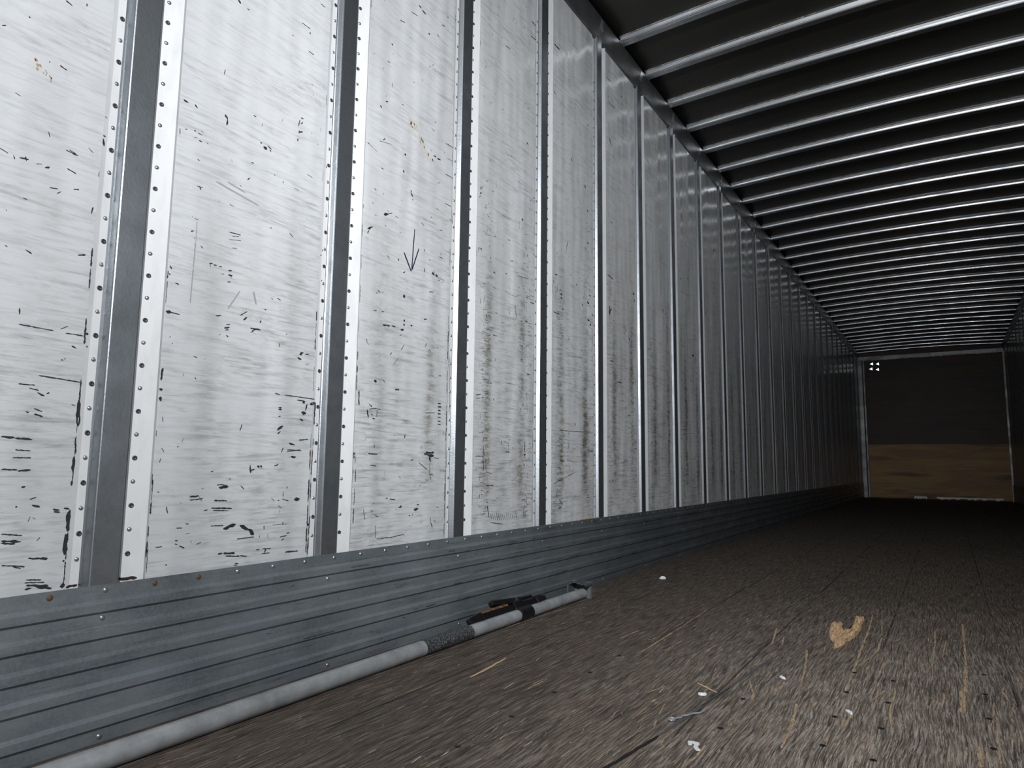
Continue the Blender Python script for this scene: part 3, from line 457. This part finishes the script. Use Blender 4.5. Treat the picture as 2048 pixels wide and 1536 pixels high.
rail(1)

# ---------------------------------------------------------------- roof
ARCH = .030
def az(x): t = x/W; return 4*ARCH*t*(1-t)
XS = [W*i/24 for i in range(25)]
bm = bmesh.new()
ring = [(x, 2.890+az(x)) for x in XS]; top = [(x, 2.93+az(x)) for x in reversed(XS)]
sweep(bm, ring+top, lambda x, z, s: (x, s, z), [L0+(L1-L0)*i/60 for i in range(61)])
struct(obj('ceiling', bm, MCEIL, None, True))
# roof bow: hat section across the trailer, open face down
BP = [(-.038, .0285), (-.038, .0265), (-.0255, .0262), (-.0190, .0150), (-.0170, .0075), (-.0164, .0025), (-.0135, .0), (.0235, .0), (.026, .003), (.0275, .0262), (.040, .0265), (.040, .0285)]
bm = bmesh.new(); XB = [.028+(W-.056)*i/28 for i in range(29)]
rings = [[bm.verts.new((x, a, 2.861+az(x)+b)) for a, b in BP] for x in XB]
for r0, r1 in zip(rings, rings[1:]):
    for i in range(len(BP)): j = (i+1) % len(BP); bm.faces.new((r0[i], r0[j], r1[j], r1[i]))
bm.faces.new(rings[0]); bm.faces.new(rings[-1][::-1])
BOW = mesh_of(bm, 'roof_bow', MBOW, False)
seal = bmesh.new(); rn = random.Random(9)                 # beads of sealant squeezed out along the flange
x = .05
while x < 1.0:
    ln = rn.uniform(.012, .07)
    if rn.random() < .75: tube(seal, (x, -.036, 2.887+az(x)), (x+ln, -.036, 2.887+az(x+ln)), rn.uniform(.0012, .0026), None, 6)
    x += ln+rn.uniform(.004, .05)
SEAL = mesh_of(seal, 'sealant_bead', flat('pale_sealant', (.62, .56, .46), .5), False)
NB = 32
for i in range(NB):
    Y = 3.31+.383*i
    if Y > L1-.05: break
    far = 'bright galvanized roof bow' if i < 16 else 'dim roof bow far back'
    if i < 20: lab = f'{far}, {ORD[i]} from the top edge of the photo'
    else: lab = f'{far}, {ORD[NB-1-i]} back from the plywood front wall'
    t = empty('roof_bow', (0, Y, 0), lab, 'roof bow', 'roof bows across the ceiling')
    inst('bow_channel', BOW, t, (0, 0, 0))
    if i < 10:
        inst('sealant_bead', SEAL, t, (0, 0, 0))['kind'] = 'stuff'
        for dy in (-.024, .034): 
            inst('rivet', RIV, t, (.031, dy, 2.868), 0)

# ---------------------------------------------------------------- right wall
bm = bmesh.new(); box(bm, W+.006, W+.04, L0, L1+.03, -.05, 2.93); box(bm, W-.004, W+.006, L0, L1, ZS-.02, ZP)
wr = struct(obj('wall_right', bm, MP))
kr = kick(0, 1, 'dark corrugated kick plate along the foot of the right wall, by the right photo edge', (L0, L1))
far = [Y for Y in YR if Y > 10.4]
for i, Y in enumerate(far):
    t = empty('wall_post', (W, Y, 0), f'dark post on right wall, {ORD[len(far)-1-i]} back from the plywood front wall', 'wall post', 'posts along the right wall')
    t.scale = (-1, 1, 1)
    for me, n in ((P_CH, 'channel'), (P_L, 'edge_strip'), (P_R, 'edge_strip')): inst(n, me, t, (-.0045, 0, 0))

# ---------------------------------------------------------------- front wall
bm = bmesh.new(); box(bm, -.03, W+.03, L1, L1+.03, -.05, 2.95)
wf = struct(obj('wall_front', bm, MPLYU))
bm = bmesh.new(); box(bm, .10, W-.02, L1-.012, L1, .012, 1.04); obj('lower_board', bm, MPLYL, wf)
def ragged(name, n, x0, x1, z0, z1, amp, seed, y=L1-.014, vert=False, mat=None, parent=None):
    b = bmesh.new(); r = random.Random(seed); P = []
    for i in range(n+1):
        t = i/n
        if vert: P.append(((x0+r.random()*amp*.2, z0+(z1-z0)*t), (x1-r.random()*amp, z0+(z1-z0)*t)))
        else: P.append(((x0+(x1-x0)*t, z0+r.random()*amp), (x0+(x1-x0)*t, z1-r.random()*amp*.3)))
    for (a, c), (d, e) in zip(P, P[1:]):
        f = b.faces.new([b.verts.new((q[0], y, q[1])) for q in (a, d, e, c)])
    s = bmesh.ops.extrude_face_region(b, geom=b.faces[:])
    for v in s['geom']:
        if isinstance(v, bmesh.types.BMVert): v.co.y += .012
    return obj(name, b, mat or MFT, parent)
struct(ragged('trim_3', 60, -.0, W, 2.715, 2.80, .012, 1))
t4 = bmesh.new(); box(t4, 0, .085, L1-.10, L1, 0, 2.72); box(t4, .085, .125, L1-.03, L1, 0, 2.72); o = struct(obj('trim_4', t4, MFT)); bevel(o, .01, 3)
t5 = bmesh.new(); box(t5, W-.03, W, L1-.05, L1, 0, 2.72); struct(obj('trim_5', t5, MFT))
MPALE = flat('pale_trim_patch', (.88, .89, .88), .4, .1)
pt = ragged('pale_patch', 40, 1.27, 2.30, 2.725, 2.798, .02, 4, L1-.022, mat=MPALE, parent=wf); pt['label'] = 'pale ragged strip along the top edge'  # lighter ragged strip over part of the top trim
for a, b_, z1, s in ((1.22, 2.25, .055, 6), (.86, 1.07, .06, 8)):
    q = ragged('pale_patch', 24, a, b_, .0, z1, .035, s, L1-.022, mat=MPALE, parent=wf)
# small plate with four bright triangles, given their own emission in the material
t = empty('triangle_plate', (.302, L1-.02, 2.588), 'small dark plate with four bright triangles high on the plywood wall', 'vent plate')
b = bmesh.new(); box(b, -.085, .085, 0, .008, -.095, .095); obj('plate', b, flat('plate_black', (.008, .008, .008), .5), t)
MGLOW = flat('glowing_triangle', (.9, .95, 1), .5, em=(.9, .96, 1.), es=1.4)
for cx, cz in ((-.049, .057), (.057, .050), (-.063, -.043), (.051, -.061)):
    b = bmesh.new(); v = [b.verts.new(p) for p in ((cx-.032, -.002, cz), (cx+.022, -.002, cz+.030), (cx+.026, -.002, cz-.026))]
    v2 = [b.verts.new((p.co.x, 0.0, p.co.z)) for p in v]
    b.faces.new(v); b.faces.new(v2[::-1])
    for i in range(3): b.faces.new((v[i], v[(i+1) % 3], v2[(i+1) % 3], v2[i]))
    obj('triangle', b, MGLOW, t)

# ---------------------------------------------------------------- load bar lying along the kick plate
A, B = Vector((.1475, .15, .0215)), Vector((.125, 2.635, .0205)); D = (B-A).normalized()
at = lambda y: A+D*((y-A.y)/D.y)
Uz = Vector((0, 0, 1)); Sx = D.cross(Uz).normalized()         # Sx points to +X
bar = empty('load_bar', at(1.4), 'long round steel load bar lying on the floor against the kick plate', 'load bar')
def part(name, bm, m, parent=bar, sm=False):
    o = obj(name, bm, m, parent, sm)
    if parent is bar: o.matrix_parent_inverse = Matrix.Translation(-bar.location)
    return o
def smooth_bar(o):
    for p in o.data.polygons: p.use_smooth = len(p.vertices) == 4
b = bmesh.new(); tube(b, at(.15), at(1.585), .0212, None, 40); smooth_bar(part('outer_tube', b, MTUBE))
b = bmesh.new(); tube(b, at(1.583), at(1.815), .0220, None, 40); o = part('grip_sleeve', b, MSLV); smooth_bar(o); o['label'] = 'dark knurled grip sleeve'
b = bmesh.new(); tube(b, at(1.813), at(2.625), .0202, None, 40); smooth_bar(part('inner_tube', b, MTUBE))
# ratchet: clamp round the tube, rack along its wall side, lever on top
up = (Uz*.80-Sx*.60).normalized(); sd = D.cross(up).normalized()
b = bmesh.new(); tube(b, at(2.105), at(2.185), .0262, None, 28)
oriented(b, at(2.145)+up*.030, D, sd, up, .038, .013, .016, .9)
rh = part('ratchet_housing', b, MBLK); bevel(rh, .003, 2)
b = bmesh.new(); oriented(b, at(2.06)+up*.030, D, sd, up, .205, .010, .010)
rk = part('rack_bar', b, MBLK)
b = bmesh.new()
oriented(b, at(1.985)+up*.042, D, sd, up, .088, .0100, .0040)
for k in range(13): oriented(b, at(1.900+.0145*k)+up*.0465, D, sd, up, .0045, .0080, .003, .8)
o = part('rack_teeth', b, MRACK, rk)
for ya, yb in ((1.835, 1.905), (2.262, 2.335)):
    b = bmesh.new(); oriented(b, at((ya+yb)/2)+up*.031, D*(1 if ya > 2 else -1), sd, up, (yb-ya)/2, .015, .0155, .55); o = part('end_cap', b, MBLK, rk); bevel(o, .004, 2)
b = bmesh.new(); tl = (D*-1*.985+up*.12).normalized(); tu = tl.cross(sd).normalized()
oriented(b, at(2.085)+up*.054-Sx*.004, tl, sd, tu, .085, .016, .013, .75); o = part('lever_handle', b, MBLK); bevel(o, .005, 2)
b = bmesh.new(); oriented(b, at(2.185)+up*.052, D, sd, up, .070, .010, .009, .6); o = part('release_pawl', b, MBLK); bevel(o, .004, 2)
b = bmesh.new(); c = at(2.135)+up*.050; tube(b, c+sd*.020, c-sd*.024, .0075, None, 14); part('pivot_bolt', b, flat('bolt_chrome', (.8, .8, .8), .15, 1.), rh)
b = bmesh.new()                                            # square rubber foot in a bent bracket
c = at(2.650); oriented(b, c+Uz*.012-Sx*.012, D, Sx, Uz, .008, .040, .033)
part('foot_pad', b, MRUB)
b = bmesh.new(); c = at(2.615)
for s in (-1,): oriented(b, c+Sx*s*.046+Uz*.010, D, Sx, Uz, .034, .003, .026)
pr = []
for k in range(9):
    a = math.pi*k/8; pr.append((-.040*math.cos(a)-.006, .036+.010*math.sin(a)))
for (x0, z0), (x1, z1) in zip(pr, pr[1:]):
    v = [b.verts.new(c+Sx*x+Uz*(z-.0)+D*d) for x, z, d in ((x0, z0, -.030), (x1, z1, -.030), (x1, z1, .03), (x0, z0, .03))]
    b.faces.new(v)
o = part('foot_bracket', b, m_galv('bracket_steel', (.22, .22, .225), .4, .6, .3)); sl = o.modifiers.new('s', 'SOLIDIFY'); sl.thickness = .003
b = bmesh.new(); tube(b, at(2.612), at(2.646), .0105, None, 20); part('foot_stem', b, MBLK)

# ---------------------------------------------------------------- loose bits on the floor
def sliver(name, p, q, wd, th, mat, label, cat, seed=1, group=None, z=0.001, arch=0.):
    r = random.Random(seed); b = bmesh.new(); p, q = Vector(p), Vector(q); d = q-p; ln = d.length; d /= ln; n = Vector((-d.y, d.x)); K = 10; rg = []
    for i in range(K+1):
        t = i/K; s = wd/2*(.25+.75*math.sin(math.pi*min(max(t, .04), .96))**.6)*(1-.25*r.random()); zz = z+arch*math.sin(math.pi*t)
        c = p+d*ln*t+n*r.gauss(0, wd*.12)
        rg.append([b.verts.new((c.x+n.x*a*s, c.y+n.y*a*s, zz+h*th)) for a, h in ((-1, .2), (-.3, 1), (.5, .85), (1, .2), (0, 0))])
    for a, c in zip(rg, rg[1:]):
        for i in range(5): b.faces.new((a[i], a[(i+1) % 5], c[(i+1) % 5], c[i]))
    b.faces.new(rg[0]); b.faces.new(rg[-1][::-1])
    return tag(obj(name, b, mat), label, cat, group)
sliver('wood_splinter', (0.368, 1.496), (0.348, 1.694), .009, .003, MWOODP, 'long yellow wood splinter on the floor near the knurled pole grip', 'wood splinter', 2)
sliver('wood_splinter', (.868, 1.778), (.928, 1.733), .0055, .003, MWOODP, 'thin pale wood stick lying crosswise beside a white paper scrap', 'wood splinter', 3)
sliver('wood_splinter', (.010, 2.84), (.010, 3.02), .008, .004, MWOODP, 'short tan splinter resting on top edge of the kick plate', 'wood splinter', 4, z=.3002)
def flake(bm, pts, th, z0, rise, seed):
    r = random.Random(seed); cx = sum(p[0] for p in pts)/len(pts); cy = sum(p[1] for p in pts)/len(pts)
    lo = [bm.verts.new((x, y, z0)) for x, y in pts]
    hi = [bm.verts.new((cx+(x-cx)*.93, cy+(y-cy)*.93, z0+th+rise*r.random())) for x, y in pts]
    mid = [bm.verts.new((cx+(x-cx)*.5, cy+(y-cy)*.5, z0+th+rise*(.4+r.random()))) for x, y in pts]
    c = bm.verts.new((cx, cy, z0+th+rise*.8)); n = len(pts)
    for i in range(n):
        j = (i+1) % n; bm.faces.new((lo[i], lo[j], hi[j], hi[i])); bm.faces.new((hi[i], hi[j], mid[j], mid[i])); bm.faces.new((mid[i], mid[j], c))
    bm.faces.new(lo[::-1])
def torn(name, pts, th, gx, gy, seed, parent=None):
    b = bmesh.new(); flake(b, pts, th, .0004, .003, seed)
    bmesh.ops.triangulate(b, faces=b.faces[:]); bmesh.ops.subdivide_edges(b, edges=b.edges[:], cuts=3, use_grid_fill=True)
    r = random.Random(seed); cx = sum(p[0] for p in pts)/len(pts); cy = sum(p[1] for p in pts)/len(pts)
    for v in b.verts:
        if v.co.z > .002:
            q = (v.co.x-cx)*gy-(v.co.y-cy)*gx; l = (v.co.x-cx)*gx+(v.co.y-cy)*gy
            v.co.z += .003*math.sin(q*430+2*math.sin(l*45))+.02*max(0, l)*.6+r.gauss(0, .0006)
        v.co.x += r.gauss(0, .0010); v.co.y += r.gauss(0, .0018)
    return obj(name, b, MWOOD, parent)
LOBE = FLAKE[4:16]; SIDE = FLAKE[0:6]+[FLAKE[15]]+FLAKE[16:18]
wc = tag(torn('wood_chunk', LOBE, .008, .35, .94, 4), 'jagged torn tan wood chunk lying on the dark floor, right of centre', 'wood chunk')
torn('broken_flap', SIDE, .004, .2, .98, 8, wc)
def scrap(name, x, y, sx, sy, rot, label, cat, mat, seed, rise=.004, shape=None, group=None):
    r = random.Random(seed); n = 9; pts = []
    for i in range(n):
        a = 2*math.pi*i/n; k = .65+.35*r.random(); u, v_ = sx*k*math.cos(a), sy*k*math.sin(a)
        pts.append((x+u*math.cos(rot)-v_*math.sin(rot), y+u*math.sin(rot)+v_*math.cos(rot)))
    b = bmesh.new(); flake(b, pts, .0008, .001, rise, seed); return tag(obj(name, b, mat), label, cat, group)
b = bmesh.new()
for i, (p, q) in enumerate((((.968, 1.405), (.974, 1.388)), ((.972, 1.402), (.986, 1.402)), ((.984, 1.404), (.986, 1.380)), ((.985, 1.382), (.996, 1.368)))):
    poly_blob(b, p, q, .010, lambda a, c: (a, c, .003+.0002*i), 0, random.Random(i), .8, .3)
s = bmesh.ops.extrude_face_region(b, geom=b.faces[:])
for v in s['geom']:
    if isinstance(v, bmesh.types.BMVert): v.co.z -= .0022
tag(obj('paper_scrap', b, MPAPER), 'bright white torn paper scrap, nearest the bottom edge of the photo', 'paper scrap')
scrap('paper_scrap', .903, 1.700, .011, .010, .3, 'small white paper scrap just below the thin pale stick', 'paper scrap', MPAPER, 2)
scrap('paper_scrap', 1.037, 1.948, .017, .0045, -.75, 'thin white paper sliver lying left of the long wood gouges', 'paper scrap', MPAPER, 3)
scrap('paper_scrap', .222, 3.304, .022, .012, .5, 'small white paper scrap on the floor beyond the pole foot', 'paper scrap', MPAPER, 4, .010)
scrap('paper_scrap', 1.214, 1.764, .014, .0045, -.9, 'white curled sliver beside the dark crack among the floor screws', 'paper scrap', MPAPER, 5)
b = bmesh.new(); r = random.Random(8)                      # twisted grey foil strip with a looped end
lp = [(.8985+.0065*math.cos(a), 1.497+.0085*math.sin(a)) for a in [i*math.pi/6 for i in range(-3, 9)]]
tr = [(.905, 1.508), (.912, 1.520), (.911, 1.530), (.920, 1.540), (.925, 1.556), (.938, 1.570), (.942, 1.590)]
P = lp+tr
for p, q in zip(P, P[1:]): tube(b, (*p, .0034), (*q, .0034), .0019, None, 8)
tag(obj('foil_strip', b, MDULL), 'twisted grey foil strip with looped end lying along the floor joint', 'foil strip')
